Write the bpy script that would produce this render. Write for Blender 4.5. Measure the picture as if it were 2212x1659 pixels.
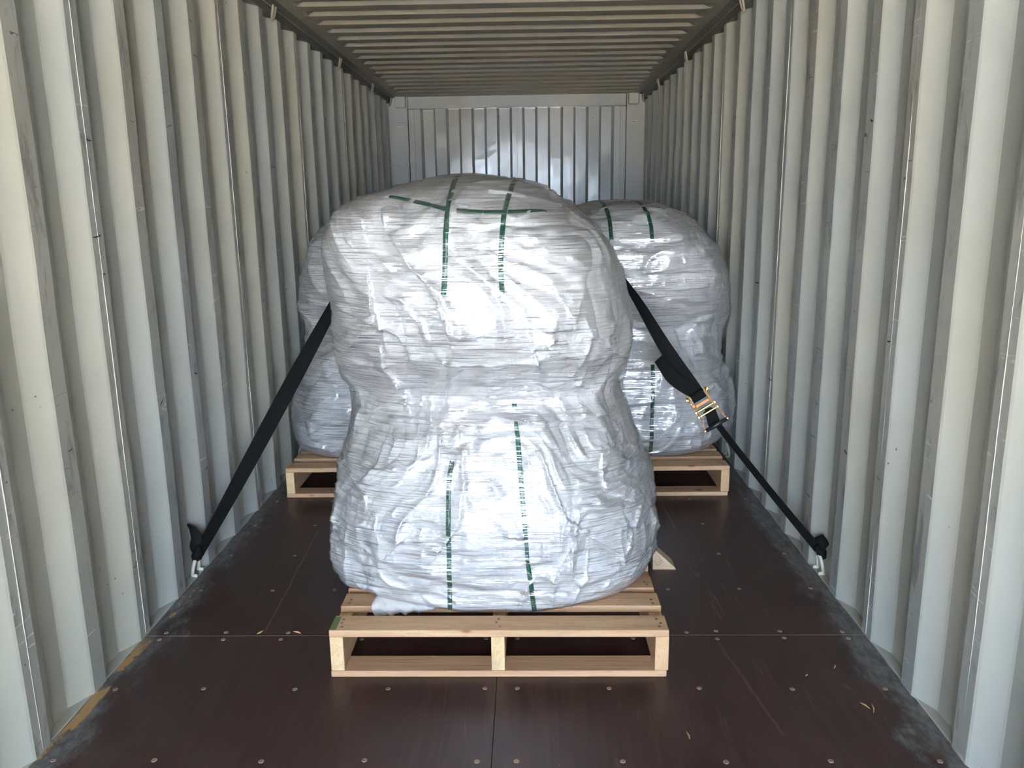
import bpy, math, random
import numpy as np
from mathutils import Vector, Matrix
from mathutils.bvhtree import BVHTree

for o in list(bpy.data.objects):
    bpy.data.objects.remove(o, do_unlink=True)
S = bpy.context.scene
COL = S.collection

# ------------------------------------------------------------------ camera
CAM_R = (0.99971546, 0.01974849, -0.01337858)
CAM_D = (-0.00881181, -0.21543862, -0.97647763)
CAM_F = (-0.02216622, 0.97631767, -0.2152033)
cd = bpy.data.cameras.new('camera')
cd.sensor_width = 36.0
cd.lens = 1743.73 / 2212 * 36.0
cd.clip_start = 0.02
cam = bpy.data.objects.new('camera', cd)
COL.objects.link(cam)
cam.matrix_world = Matrix((
    (CAM_R[0], -CAM_D[0], -CAM_F[0], 0.0989),
    (CAM_R[1], -CAM_D[1], -CAM_F[1], 0.0),
    (CAM_R[2], -CAM_D[2], -CAM_F[2], 1.3588),
    (0, 0, 0, 1)))
S.camera = cam

# ------------------------------------------------------------------ daylight
SUN_ELEV, SUN_AZ = math.radians(42), math.radians(58)     # azimuth from +Y (behind the container) towards +X
world = bpy.data.worlds.new('daylight')
S.world = world
world.use_nodes = True
wn = world.node_tree.nodes
# clear summer sky: pale blue at the horizon, deeper overhead
tc = wn.new('ShaderNodeTexCoord')
sp = wn.new('ShaderNodeSeparateXYZ')
world.node_tree.links.new(tc.outputs['Generated'], sp.inputs[0])
cr = wn.new('ShaderNodeValToRGB')
cr.color_ramp.interpolation = 'EASE'
cr.color_ramp.elements[0].position = 0.0
cr.color_ramp.elements[0].color = (0.68, 0.83, 1.0, 1)
cr.color_ramp.elements[1].position = 0.75
cr.color_ramp.elements[1].color = (0.20, 0.38, 0.80, 1)
world.node_tree.links.new(sp.outputs[2], cr.inputs[0])
world.node_tree.links.new(cr.outputs[0], wn['Background'].inputs[0])
wn['Background'].inputs[1].default_value = 10.5

sd = bpy.data.lights.new('sun', 'SUN')
sd.energy = 185.0
sd.angle = math.radians(0.53)
sd.color = (1.0, 0.925, 0.82)
sun = bpy.data.objects.new('sun', sd)
COL.objects.link(sun)
sv = Vector((math.cos(SUN_ELEV) * math.sin(SUN_AZ), math.cos(SUN_ELEV) * math.cos(SUN_AZ), math.sin(SUN_ELEV)))
sun.rotation_euler = sv.to_track_quat('Z', 'Y').to_euler()
sun.location = sv * 20

vs = S.view_settings
vs.view_transform = 'Standard'
vs.look = 'None'
vs.gamma = 1.0
vs.use_curve_mapping = False
vs.exposure = 1.47
S.cycles.max_bounces = 14
S.cycles.diffuse_bounces = 8
S.cycles.glossy_bounces = 5
S.cycles.transparent_max_bounces = 16

# ------------------------------------------------------------------ helpers
def link_mesh(name, verts, faces, mats, parent=None, smooth=False, mat_idx=None, loc=None):
    me = bpy.data.meshes.new(name)
    me.from_pydata([tuple(map(float, v)) for v in verts], [], [tuple(map(int, f)) for f in faces])
    for m in (mats if isinstance(mats, (list, tuple)) else [mats]):
        me.materials.append(m)
    if mat_idx is not None:
        me.polygons.foreach_set('material_index', np.asarray(mat_idx, dtype=np.int32))
    if smooth:
        me.polygons.foreach_set('use_smooth', np.ones(len(me.polygons), dtype=bool))
    me.update()
    o = bpy.data.objects.new(name, me)
    COL.objects.link(o)
    if parent is not None:
        o.parent = parent
    if loc is not None:
        o.location = loc
    return o

def empty(name, loc=(0, 0, 0), rotz=0.0):
    o = bpy.data.objects.new(name, None)
    o.empty_display_size = 0.1
    o.location = loc
    o.rotation_euler = (0, 0, rotz)
    COL.objects.link(o)
    return o

def tag(o, label=None, cat=None, group=None, kind=None):
    if label: o['label'] = label
    if cat: o['category'] = cat
    if group: o['group'] = group
    if kind: o['kind'] = kind
    return o

def copy_tree(o, parent=None):
    c = o.copy()
    COL.objects.link(c)
    if parent is not None:
        c.parent = parent
    for ch in list(o.children):
        copy_tree(ch, c)
    return c

class MB:
    """collects shapes into one mesh"""
    def __init__(self): self.v, self.f, self.m = [], [], []
    def add(self, v, f, m=0):
        b = len(self.v)
        self.v += [tuple(p) for p in v]
        self.f += [tuple(b + i for i in q) for q in f]
        self.m += [m] * len(f)
        return self
    def cbox(self, x0, x1, y0, y1, z0, z1, c=0.002, m=0, xf=None):
        """box with chamfered edges"""
        cx, cy, cz = (x0+x1)/2, (y0+y1)/2, (z0+z1)/2
        hx, hy, hz = (x1-x0)/2, (y1-y0)/2, (z1-z0)/2
        c = min(c, hx*.45, hy*.45, hz*.45)
        V, idx = [], {}
        for sx in (-1, 1):
            for sy in (-1, 1):
                for sz in (-1, 1):
                    for ax in range(3):
                        d = [hx-c, hy-c, hz-c]; d[ax] += c
                        idx[(sx, sy, sz, ax)] = len(V)
                        V.append((cx+sx*d[0], cy+sy*d[1], cz+sz*d[2]))
        F = []
        for ax in range(3):
            a, b = (ax+1) % 3, (ax+2) % 3
            for s in (-1, 1):
                q = []
                for (p, r) in ((-1, -1), (1, -1), (1, 1), (-1, 1)):
                    k = [0, 0, 0]; k[ax] = s; k[a] = p; k[b] = r
                    q.append(idx[(k[0], k[1], k[2], ax)])
                F.append(q if s > 0 else q[::-1])
        for ax in range(3):                       # edge chamfers run along ax
            a, b = (ax+1) % 3, (ax+2) % 3
            for p in (-1, 1):
                for r in (-1, 1):
                    k0 = [0, 0, 0]; k1 = [0, 0, 0]
                    k0[ax], k1[ax] = -1, 1
                    k0[a] = k1[a] = p; k0[b] = k1[b] = r
                    q = [idx[(*k0, a)], idx[(*k1, a)], idx[(*k1, b)], idx[(*k0, b)]]
                    F.append(q if p*r < 0 else q[::-1])
        for sx in (-1, 1):
            for sy in (-1, 1):
                for sz in (-1, 1):
                    q = [idx[(sx, sy, sz, 0)], idx[(sx, sy, sz, 1)], idx[(sx, sy, sz, 2)]]
                    F.append(q if sx*sy*sz > 0 else q[::-1])
        if xf: V = [xf @ Vector(p) for p in V]
        return self.add(V, F, m)
    def tube(self, pts, r, n=10, m=0, closed=False, flat=None):
        pts = [Vector(p) for p in pts]
        rr = r if isinstance(r, (list, tuple)) else [r]*len(pts)
        V, F = [], []
        N = len(pts)
        prev = None
        for i, p in enumerate(pts):
            if closed: t = pts[(i+1) % N] - pts[i-1]
            else: t = pts[min(i+1, N-1)] - pts[max(i-1, 0)]
            t.normalize()
            if prev is None:
                a = Vector((0, 0, 1)) if abs(t.z) < .9 else Vector((1, 0, 0))
                u = t.cross(a).normalized()
            else:
                u = (prev - t * prev.dot(t)).normalized()
            prev = u
            w = t.cross(u)
            for k in range(n):
                an = 2*math.pi*k/n
                V.append(p + (u*math.cos(an) + w*math.sin(an)) * rr[i])
        for i in range(N if closed else N-1):
            j = (i+1) % N
            for k in range(n):
                k2 = (k+1) % n
                F.append((i*n+k, i*n+k2, j*n+k2, j*n+k))
        if not closed:
            F.append(tuple(range(n))[::-1]); F.append(tuple((N-1)*n+k for k in range(n)))
        return self.add(V, F, m)
    def ribbon(self, pts, wid, thick, m=0):
        """flat strap: pts centre points, wid = width vectors (full), thick = thickness"""
        V, F = [], []
        N = len(pts)
        pts = [Vector(p) for p in pts]
        for i in range(N):
            t = (pts[min(i+1, N-1)] - pts[max(i-1, 0)]).normalized()
            w = Vector(wid[i]); n = t.cross(w).normalized() * (thick/2)
            h = w/2
            V += [pts[i]-h-n, pts[i]+h-n, pts[i]+h+n, pts[i]-h+n]
        for i in range(N-1):
            a, b = i*4, i*4+4
            for k in range(4):
                k2 = (k+1) % 4
                F.append((a+k, b+k, b+k2, a+k2))
        F.append((0, 1, 2, 3)); F.append((N*4-1, N*4-2, N*4-3, N*4-4))
        return self.add(V, F, m)
    def build(self, name, mats, parent=None, smooth=False, loc=None):
        return link_mesh(name, self.v, self.f, mats, parent, smooth, self.m, loc)

def lerp(a, b, t): return a + (b-a)*t

# ------------------------------------------------------------------ materials
class NT:
    def __init__(self, name):
        self.mat = bpy.data.materials.new(name)
        self.mat.use_nodes = True
        self.t = self.mat.node_tree
        self.b = self.t.nodes['Principled BSDF']
        self.out = self.t.nodes['Material Output']
    def n(self, kind, **kw):
        nd = self.t.nodes.new('ShaderNode' + kind)
        for k, v in kw.items():
            if k.startswith('i_'):
                nd.inputs[k[2:].replace('_', ' ')].default_value = v
            else: setattr(nd, k, v)
        return nd
    def l(self, a, b): self.t.links.new(a, b)
    def set(self, **kw):
        for k, v in kw.items(): self.b.inputs[k.replace('_', ' ')].default_value = v
    def math(self, op, a, b=None, c=None, clamp=False):
        nd = self.n('Math', operation=op, use_clamp=clamp)
        for i, x in enumerate((a, b, c)):
            if x is None: continue
            if isinstance(x, (int, float)): nd.inputs[i].default_value = x
            else: self.l(x, nd.inputs[i])
        return nd.outputs[0]
    def ramp(self, x, a, b, lo=0.0, hi=1.0):
        nd = self.n('MapRange', interpolation_type='SMOOTHSTEP')
        self.l(x, nd.inputs[0])
        for i, v in enumerate((a, b, lo, hi)): nd.inputs[i+1].default_value = v
        return nd.outputs[0]
    def noise(self, vec, scale=(1, 1, 1), s=1.0, detail=4, rough=0.5, dist=0.0, loc=(0, 0, 0)):
        mp = self.n('Mapping'); mp.inputs['Scale'].default_value = scale; mp.inputs['Location'].default_value = loc
        self.l(vec, mp.inputs[0])
        nz = self.n('TexNoise'); nz.inputs['Scale'].default_value = s; nz.inputs['Detail'].default_value = detail
        nz.inputs['Roughness'].default_value = rough; nz.inputs['Distortion'].default_value = dist
        self.l(mp.outputs[0], nz.inputs[0])
        return nz.outputs['Fac']
    def mix(self, fac, a, b):
        nd = self.n('Mix', data_type='RGBA')
        if isinstance(fac, (int, float)): nd.inputs[0].default_value = fac
        else: self.l(fac, nd.inputs[0])
        for i, x in ((6, a), (7, b)):
            if isinstance(x, tuple): nd.inputs[i].default_value = (*x[:3], 1)
            else: self.l(x, nd.inputs[i])
        return nd.outputs[2]
    def obj(self): return self.n('TexCoord').outputs['Object']
    def sep(self, v):
        s = self.n('SeparateXYZ'); self.l(v, s.inputs[0]); return s.outputs
    def bump(self, h, strength=0.3, dist=0.01, prev=None):
        b = self.n('Bump'); b.inputs['Strength'].default_value = strength; b.inputs['Distance'].default_value = dist
        self.l(h, b.inputs['Height'])
        if prev is not None: self.l(prev, b.inputs['Normal'])
        return b.outputs[0]

def plain(name, col, rough=0.5, metal=0.0, spec=0.5):
    t = NT(name)
    o = t.obj()
    nz = t.noise(o, s=35, detail=3)
    c = t.mix(t.math('MULTIPLY', nz, 0.35), col, tuple(v*0.7 for v in col))
    t.l(c, t.b.inputs['Base Color'])
    t.set(Roughness=rough, Metallic=metal)
    t.b.inputs['Specular IOR Level'].default_value = spec
    return t.mat

def paint_material(name, col, scuff=0.0, rough=0.38, bump=.12, spec=.5):
    """old container paint; scuff adds scrape marks and dark dirt"""
    t = NT(name)
    o = t.obj()
    big = t.noise(o, s=1.3, detail=4, rough=0.6)
    fine = t.noise(o, (1, 1, .25), s=24, detail=5, rough=0.65)
    dirtier = tuple(v*f for v, f in zip(col, (0.80, 0.79, 0.76)))
    c = t.mix(t.ramp(big, .38, .72), col, dirtier)
    tint = t.noise(o, (1, 1.5, .30), s=1.6, detail=2, loc=(6, 2, 4))
    cool = tuple(v*f for v, f in zip(col, (0.93, 1.0, 1.10)))
    warm = tuple(v*f for v, f in zip(col, (1.06, 1.0, .86)))
    c = t.mix(.40, c, t.mix(t.ramp(tint, .40, .60), cool, warm))
    c = t.mix(t.ramp(fine, .55, .85, 0, .35), c, tuple(v*0.72 for v in col))
    if scuff > 0:
        # rubbed grey smears along the proud faces
        sm = t.noise(o, (1, 6, 1.6), s=3.2, detail=6, rough=0.7, dist=.6)
        c = t.mix(t.ramp(sm, .52, .70, 0, .75*scuff), c, (0.13, 0.13, 0.125))
        # short black scratches, most of them nearly horizontal
        sc = t.noise(o, (3, 3.2, 26), s=2.6, detail=3, rough=0.55, dist=1.0)
        ms = t.noise(o, s=2.2, detail=3, loc=(3, 1, 7))
        k = t.math('MULTIPLY', t.ramp(sc, .655, .685), t.ramp(ms, .50, .58))
        c = t.mix(t.math('MULTIPLY', k, .9*scuff), c, (0.03, 0.03, 0.035))
        sw = t.noise(o, (3, 3, 30), s=2.1, detail=2, dist=1.2, loc=(9, 4, 2))
        kw = t.math('MULTIPLY', t.ramp(sw, .66, .69), t.ramp(ms, .52, .42))
        c = t.mix(t.math('MULTIPLY', kw, .7*scuff), c, (0.75, 0.75, 0.72))
    # rust specks
    ru = t.noise(o, s=60, detail=2)
    rm = t.noise(o, s=5, detail=2, loc=(2, 8, 5))
    k = t.math('MULTIPLY', t.ramp(ru, .71, .74), t.ramp(rm, .60, .66))
    c = t.mix(k, c, (0.16, 0.055, 0.015))
    t.l(c, t.b.inputs['Base Color'])
    t.l(t.ramp(fine, .2, .8, rough-.06, rough+.10), t.b.inputs['Roughness'])
    h = t.noise(o, s=7, detail=3)
    t.l(t.bump(h, bump, .02), t.b.inputs['Normal'])
    t.b.inputs['Specular IOR Level'].default_value = spec
    return t.mat

WALL = (0.435, 0.438, 0.392)
M = {}
M['paint'] = paint_material('grey_wall_paint', WALL)
M['paint_worn'] = paint_material('worn_wall_paint', (0.385, 0.388, 0.355), scuff=1.0)
M['paint_back'] = paint_material('end_wall_paint', (0.37, 0.375, 0.355), rough=.15, bump=.05, spec=.5)
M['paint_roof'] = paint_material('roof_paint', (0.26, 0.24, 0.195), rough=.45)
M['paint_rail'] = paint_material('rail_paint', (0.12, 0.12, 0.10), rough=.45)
M['weld'] = plain('weld_bead', (0.50, 0.49, 0.45), .5)
M['ring'] = plain('ring_paint', (0.62, 0.60, 0.50), .4)
M['ring_old'] = plain('aged_ring_paint', (0.27, 0.25, 0.19), .5)

def wood_material(name, a, b, axis=0, end=False):
    t = NT(name)
    o = t.obj()
    rnd = t.n('ObjectInfo').outputs['Random']
    off = t.n('CombineXYZ')
    t.l(t.math('MULTIPLY', rnd, 37.0), off.inputs[0]); t.l(t.math('MULTIPLY', rnd, 91.0), off.inputs[1]); t.l(t.math('MULTIPLY', rnd, 53.0), off.inputs[2])
    va = t.n('VectorMath', operation='ADD'); t.l(o, va.inputs[0]); t.l(off.outputs[0], va.inputs[1])
    v = va.outputs[0]
    st = [1.0, 1.0, 1.0]
    for k in range(3): st[k] = 1.1 if k == axis else 16.0
    if end: st = [16, 16, 16]
    g1 = t.noise(v, tuple(st), s=1.6, detail=5, rough=.6, dist=.8)
    g2 = t.noise(v, tuple(x*(1 if i == axis else 4) for i, x in enumerate(st)), s=2.5, detail=3, rough=.6)
    ring = t.math('FRACT', t.math('MULTIPLY', g1, 9.0 if not end else 7.0))
    ring = t.math('ABSOLUTE', t.math('SUBTRACT', ring, .5))
    c = t.mix(t.ramp(g1, .30, .70), a, b)
    dark = tuple(x*y for x, y in zip(b, (.72, .60, .48)))
    c = t.mix(t.ramp(ring, .36, .5, 0, .42), c, dark)
    c = t.mix(t.ramp(g2, .5, .8, 0, .3), c, dark)
    # knots
    mp = t.n('Mapping'); mp.inputs['Scale'].default_value = tuple((1.0 if k == axis else 2.2) for k in range(3))
    t.l(v, mp.inputs[0])
    vo = t.n('TexVoronoi'); vo.inputs['Scale'].default_value = 4.2; t.l(mp.outputs[0], vo.inputs[0])
    kn = t.ramp(vo.outputs['Distance'], .115, .06)
    if not end:
        c = t.mix(t.math('MULTIPLY', kn, .8), c, (0.16, 0.055, 0.02))
    # a pale or a pinkish board
    c = t.mix(t.ramp(rnd, .45, 1.0, 0, .45), c, tuple(x*y for x, y in zip(c_pink, (1, 1, 1))))
    st2 = t.noise(v, s=5, detail=3)
    c = t.mix(t.ramp(st2, .62, .78, 0, .35), c, (0.20, 0.19, 0.12))
    t.l(c, t.b.inputs['Base Color'])
    t.set(Roughness=.7)
    t.b.inputs['Specular IOR Level'].default_value = .25
    hb = t.noise(v, tuple(st), s=6, detail=4)
    t.l(t.bump(hb, .35, .004), t.b.inputs['Normal'])
    return t.mat
c_pink = (0.52, 0.28, 0.15)
M['board'] = wood_material('pine_board', (0.60, 0.40, 0.24), (0.50, 0.31, 0.175), 0)
M['stringer'] = wood_material('pine_stringer', (0.62, 0.44, 0.25), (0.52, 0.35, 0.19), 1)
M['end_grain'] = wood_material('pine_end_grain', (0.72, 0.54, 0.32), (0.63, 0.44, 0.23), 1, end=True)
M['wedge'] = wood_material('pale_wedge_timber', (0.74, 0.60, 0.43), (0.66, 0.51, 0.34), 0)
M['nail'] = plain('nail_steel', (0.20, 0.12, 0.075), .5, .2)
M['black_mark'] = plain('black_scrape', (0.03, 0.03, 0.033), .7)
M['green_mark'] = plain('faded_green_paint', (0.14, 0.19, 0.06), .8)
M['stamp'] = plain('brown_stamp_ink', (0.16, 0.06, 0.03), .8)
M['splinter'] = plain('fresh_splinter', (0.58, 0.38, 0.17), .8)

def floor_material():
    t = NT('film_faced_plywood')
    o = t.obj()
    xyz = t.sep(o)
    ax = t.math('ABSOLUTE', xyz[0])
    streak = t.noise(o, (14, .9, 1), s=3.0, detail=6, rough=.65)
    blot = t.noise(o, s=2.2, detail=5, rough=.6)
    c = t.mix(t.ramp(streak, .35, .75), (0.040, 0.0175, 0.0145), (0.075, 0.037, 0.029))
    c = t.mix(t.ramp(blot, .48, .75, 0, .45), c, (0.105, 0.066, 0.056))
    grain = t.noise(o, (60, 2.2, 1), s=4, detail=4, rough=.7)
    c = t.mix(t.ramp(grain, .55, .75, 0, .75), c, (0.018, 0.008, 0.007))
    # tan drag marks, mostly along the container
    dr = t.noise(o, (7.5, .42, 1), s=2.6, detail=2, rough=.4, dist=.08, loc=(4, 2, 0))
    dv = t.math('ABSOLUTE', t.math('SUBTRACT', dr, .5))
    gate = t.noise(o, s=1.7, detail=2, loc=(7, 7, 0))
    k = t.math('MULTIPLY', t.ramp(dv, .006, .0015), t.ramp(gate, .52, .64))
    c = t.mix(t.math('MULTIPLY', k, .55), c, (0.20, 0.12, 0.065))
    # grey worn band beside the walls
    wn_ = t.noise(o, (5, 2.2, 1), s=2.6, detail=6, rough=.7)
    edge = t.math('ADD', ax, t.math('MULTIPLY', t.math('SUBTRACT', wn_, .5), .42))
    worn = t.ramp(edge, 1.06, 1.15, 0, .85)
    fx = t.noise(o, (10, 4, 1), s=5, detail=5, rough=.75)
    wc = t.mix(t.ramp(fx, .35, .65), (0.10, 0.095, 0.085), (0.20, 0.20, 0.185))
    c = t.mix(worn, c, wc)
    # raw wood where the left edge has chipped
    chip = t.noise(o, (3, 1.5, 1), s=3.5, detail=5, rough=.65, loc=(1, 3, 0))
    leftside = t.ramp(t.math('ADD', xyz[0], t.math('MULTIPLY', chip, -.05)), -1.158, -1.164)
    near = t.ramp(xyz[1], 2.42, 2.25)
    far = t.ramp(chip, .60, .64)
    kc = t.math('MULTIPLY', leftside, t.math('MAXIMUM', t.math('MULTIPLY', near, t.ramp(chip, .49, .53)), far))
    c = t.mix(kc, c, (0.42, 0.25, 0.10))
    # three long scratches through the film
    wob = t.math('MULTIPLY', t.math('SUBTRACT', t.noise(o, (1, 3, 1), s=3, detail=2), .5), .012)
    for (x0, y0, x1, y1, w, amt) in ((-.824, 3.286, -.780, 2.389, .0028, .75), (.705, 3.56, .720, 3.24, .0035, .6), (.684, 2.355, .755, 1.852, .0060, .30), (.73, 2.67, .732, 2.45, .0022, .5)):
        ln = math.hypot(x1-x0, y1-y0); ux, uy = (x1-x0)/ln, (y1-y0)/ln
        dx = t.math('SUBTRACT', xyz[0], x0); dy = t.math('SUBTRACT', xyz[1], y0)
        along = t.math('MULTIPLY_ADD', dy, uy, t.math('MULTIPLY', dx, ux))
        off = t.math('MULTIPLY_ADD', dx, uy, t.math('MULTIPLY', dy, -ux))
        off = t.math('ABSOLUTE', t.math('ADD', off, wob))
        k = t.math('MULTIPLY', t.ramp(off, w, w*.3), t.math('MULTIPLY', t.ramp(along, 0, .04), t.ramp(along, ln, ln-.04)))
        k = t.math('MULTIPLY', k, t.ramp(grain, .30, .55, .35, 1.0))
        c = t.mix(t.math('MULTIPLY', k, amt), c, (0.27, 0.175, 0.095))
    # dust specks
    sp = t.noise(o, s=120, detail=1)
    c = t.mix(t.ramp(sp, .80, .82, 0, .5), c, (0.4, 0.35, 0.28))
    t.l(c, t.b.inputs['Base Color'])
    r = t.ramp(streak, .3, .8, .34, .52)
    r = t.math('ADD', r, t.math('MULTIPLY', worn, .25))
    t.l(r, t.b.inputs['Roughness'])
    t.b.inputs['Specular IOR Level'].default_value = .42
    t.l(t.bump(grain, .10, .004), t.b.inputs['Normal'])
    return t.mat
M['floor'] = floor_material()
M['joint'] = plain('joint_filler', (0.40, 0.32, 0.23), .8)
M['screw'] = plain('screw_head', (0.34, 0.23, 0.17), .5, .25)

def bag_material():
    t = NT('white_woven_bag')
    o = t.obj()
    cr = t.noise(o, s=9, detail=6, rough=.62, dist=.9)
    st = t.noise(o, (1, 1, 1), s=26, detail=4, rough=.6, dist=.6)
    w = t.noise(o, (260, 260, 40), s=1, detail=1)
    c = t.mix(t.ramp(cr, .3, .75), (0.55, 0.543, 0.53), (0.48, 0.476, 0.467))
    c = t.mix(t.ramp(w, .45, .65, 0, .12), c, (0.41, 0.41, 0.41))
    t.l(c, t.b.inputs['Base Color'])
    t.set(Roughness=.55)
    t.b.inputs['Specular IOR Level'].default_value = .35
    rd = t.n('TexNoise', noise_type='RIDGED_MULTIFRACTAL'); rd.inputs['Scale'].default_value = 7.0
    rd.inputs['Detail'].default_value = 5; rd.inputs['Roughness'].default_value = .55; rd.inputs['Distortion'].default_value = .8
    t.l(o, rd.inputs[0])
    b0 = t.bump(rd.outputs['Fac'], 1.0, .0035)
    b1 = t.bump(cr, .50, .030, b0)
    b2 = t.bump(st, .40, .008, b1)
    t.l(b2, t.b.inputs['Normal'])
    return t.mat
M['bag'] = bag_material()

def film_material():
    """clear stretch film: a thin glossy skin with horizontal tension wrinkles"""
    t = NT('clear_stretch_film')
    o = t.obj()
    # tension lines: long in the horizontal, narrow in the vertical
    h1 = t.noise(o, (1.3, 1.3, 34), s=2.4, detail=4, rough=.60, dist=.30)
    h2 = t.noise(o, (2.0, 2.0, 90), s=3.0, detail=3, rough=.6, dist=.2, loc=(5, 3, 1))
    h4 = t.noise(o, (1.0, 1.0, 7), s=3.0, detail=2, rough=.5, loc=(1, 4, 8))
    def ridge(s, loc):
        mp = t.n('Mapping'); mp.inputs['Scale'].default_value = (1, 1, 1.6); mp.inputs['Location'].default_value = loc
        t.l(o, mp.inputs[0])
        nz = t.n('TexNoise', noise_type='RIDGED_MULTIFRACTAL'); nz.inputs['Scale'].default_value = s
        nz.inputs['Detail'].default_value = 4; nz.inputs['Roughness'].default_value = .55; nz.inputs['Distortion'].default_value = .7
        t.l(mp.outputs[0], nz.inputs[0]); return nz.outputs['Fac']
    gate = t.noise(o, s=1.9, detail=3, loc=(2, 9, 4))
    h3 = t.math('MULTIPLY', ridge(15, (0, 0, 0)), t.ramp(gate, .38, .60, .20, 1.0))
    n = t.bump(h4, 1.0, .006)
    n = t.bump(h1, 1.0, .0034, n)
    n = t.bump(h2, 1.0, .0008, n)
    n = t.bump(h3, 1.0, .0030, n)
    gl = t.n('BsdfGlossy'); gl.inputs['Roughness'].default_value = .045
    gl.inputs['Color'].default_value = (1, 1, 1, 1)
    t.l(n, gl.inputs['Normal'])
    fr = t.n('Fresnel'); fr.inputs['IOR'].default_value = 1.5; t.l(n, fr.inputs['Normal'])
    f = t.math('MULTIPLY', fr.outputs[0], t.ramp(h2, .48, .62, .55, 12.0), clamp=True)
    f = t.math('MINIMUM', f, .48)
    tr = t.n('BsdfTransparent'); tr.inputs[0].default_value = (.97, .975, .985, 1)
    df = t.n('BsdfDiffuse'); df.inputs['Color'].default_value = (.85, .86, .88, 1)
    t.l(n, df.inputs['Normal'])
    m1 = t.n('MixShader')
    haze = t.ramp(h1, .56, .74, .02, .18)
    t.l(haze, m1.inputs[0]); t.l(tr.outputs[0], m1.inputs[1]); t.l(df.outputs[0], m1.inputs[2])
    m2 = t.n('MixShader')
    t.l(f, m2.inputs[0]); t.l(m1.outputs[0], m2.inputs[1]); t.l(gl.outputs[0], m2.inputs[2])
    t.l(m2.outputs[0], t.out.inputs[0])
    t.t.nodes.remove(t.b)
    return t.mat
M['film'] = film_material()

def web_material():
    t = NT('black_webbing')
    o = t.obj()
    w = t.noise(o, (300, 300, 300), s=1, detail=1)
    c = t.mix(w, (0.006, 0.006, 0.006), (0.013, 0.013, 0.013))
    t.l(c, t.b.inputs['Base Color']); t.set(Roughness=.85)
    t.b.inputs['Specular IOR Level'].default_value = .12
    t.l(t.bump(w, .3, .002), t.b.inputs['Normal'])
    return t.mat
M['web'] = web_material()
M['green'] = plain('green_strapping', (0.006, 0.075, 0.040), .32)
M['zinc'] = plain('yellow_zinc', (0.66, 0.46, 0.10), .26, .95)
M['bronze'] = plain('brown_zinc', (0.16, 0.065, 0.022), .36, .85)
M['rubber'] = plain('black_rubber', (0.015, 0.015, 0.016), .45)

def ground_material():
    t = NT('yard_concrete')
    o = t.obj()
    a = t.noise(o, s=.5, detail=6, rough=.6); b = t.noise(o, s=9, detail=5)
    c = t.mix(t.ramp(a, .3, .7), (0.42, 0.39, 0.34), (0.33, 0.305, 0.265))
    c = t.mix(t.ramp(b, .5, .8, 0, .3), c, (0.24, 0.22, 0.20))
    t.l(c, t.b.inputs['Base Color']); t.set(Roughness=.85)
    return t.mat
M['concrete'] = ground_material()

# ---- pure numpy body generator -------------------------------------------------
def smooth_interp(xs, ys, x):
    """monotone cubic (Fritsch-Carlson) interpolation"""
    xs = np.asarray(xs, float); ys = np.asarray(ys, float)
    h = np.diff(xs); d = np.diff(ys) / h
    m = np.zeros_like(ys)
    m[1:-1] = np.where(d[:-1] * d[1:] > 0, 2 * d[:-1] * d[1:] / (d[:-1] + d[1:] + 1e-12), 0)
    m[0] = d[0]; m[-1] = d[-1]
    i = np.clip(np.searchsorted(xs, x) - 1, 0, len(h) - 1)
    t = (x - xs[i]) / h[i]
    return ((2*t**3-3*t**2+1)*ys[i] + (t**3-2*t**2+t)*h[i]*m[i]
            + (-2*t**3+3*t**2)*ys[i+1] + (t**3-t**2)*h[i]*m[i+1])

def hash3(i, j, k, seed):
    n = (i.astype(np.int64) * 374761393 + j.astype(np.int64) * 668265263 + k.astype(np.int64) * 2147483647 + seed * 974634777)
    n = (n ^ (n >> 13)) * 1274126177
    n = n & 0x7fffffff
    n = (n ^ (n >> 16)) & 0xffff
    return n / 32767.5 - 1.0

def vnoise(p, seed=0):
    """value noise on an (N,3) array, about -1..1"""
    f = np.floor(p); t = p - f; t = t * t * t * (t * (t * 6 - 15) + 10)
    i, j, k = f[..., 0], f[..., 1], f[..., 2]
    r = 0
    for a in (0, 1):
        for b in (0, 1):
            for c in (0, 1):
                w = (t[..., 0] if a else 1 - t[..., 0]) * (t[..., 1] if b else 1 - t[..., 1]) * (t[..., 2] if c else 1 - t[..., 2])
                r = r + w * hash3(i + a, j + b, k + c, seed)
    return r

def base_body(levels, nu, nv, cut=None):
    """levels: rows (z, x_left, x_right, y_front, y_back, exponent); returns P[nv,nu,3]"""
    L = np.asarray(levels, float)
    w = (L[:, 2] - L[:, 1]) / 2
    s = np.concatenate([[0], np.cumsum(np.hypot(np.diff(w), np.diff(L[:, 0])) + 0.004)])
    t = np.linspace(0, s[-1], nv)
    z, xl, xr, yf, yb, n = [smooth_interp(s, L[:, k], t)[:, None] for k in range(6)]
    # angle: -y (front) is theta = 0, sampled more densely on the front half
    u = np.linspace(-1, 1, nu, endpoint=False)
    th = (np.pi * (0.62 * u + 0.38 * u**3))[None, :]
    cs, sn = np.cos(th), np.sin(th)
    e = 2.0 / n
    ex = np.sign(sn) * np.abs(sn)**e
    ey = np.sign(cs) * np.abs(cs)**e
    cx, cy = (xl + xr) / 2, (yf + yb) / 2
    X = cx + (xr - xl) / 2 * ex
    Y = cy - (yb - yf) / 2 * ey
    Z = z + 0 * X
    return np.stack([X, Y, Z], -1)

def grid_normals(P):
    du = np.roll(P, -1, 1) - np.roll(P, 1, 1)
    dv = np.empty_like(P); dv[1:-1] = P[2:] - P[:-2]; dv[0] = P[1] - P[0]; dv[-1] = P[-1] - P[-2]
    N = np.cross(du, dv)
    return N / (np.linalg.norm(N, axis=-1, keepdims=True) + 1e-9)
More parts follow.
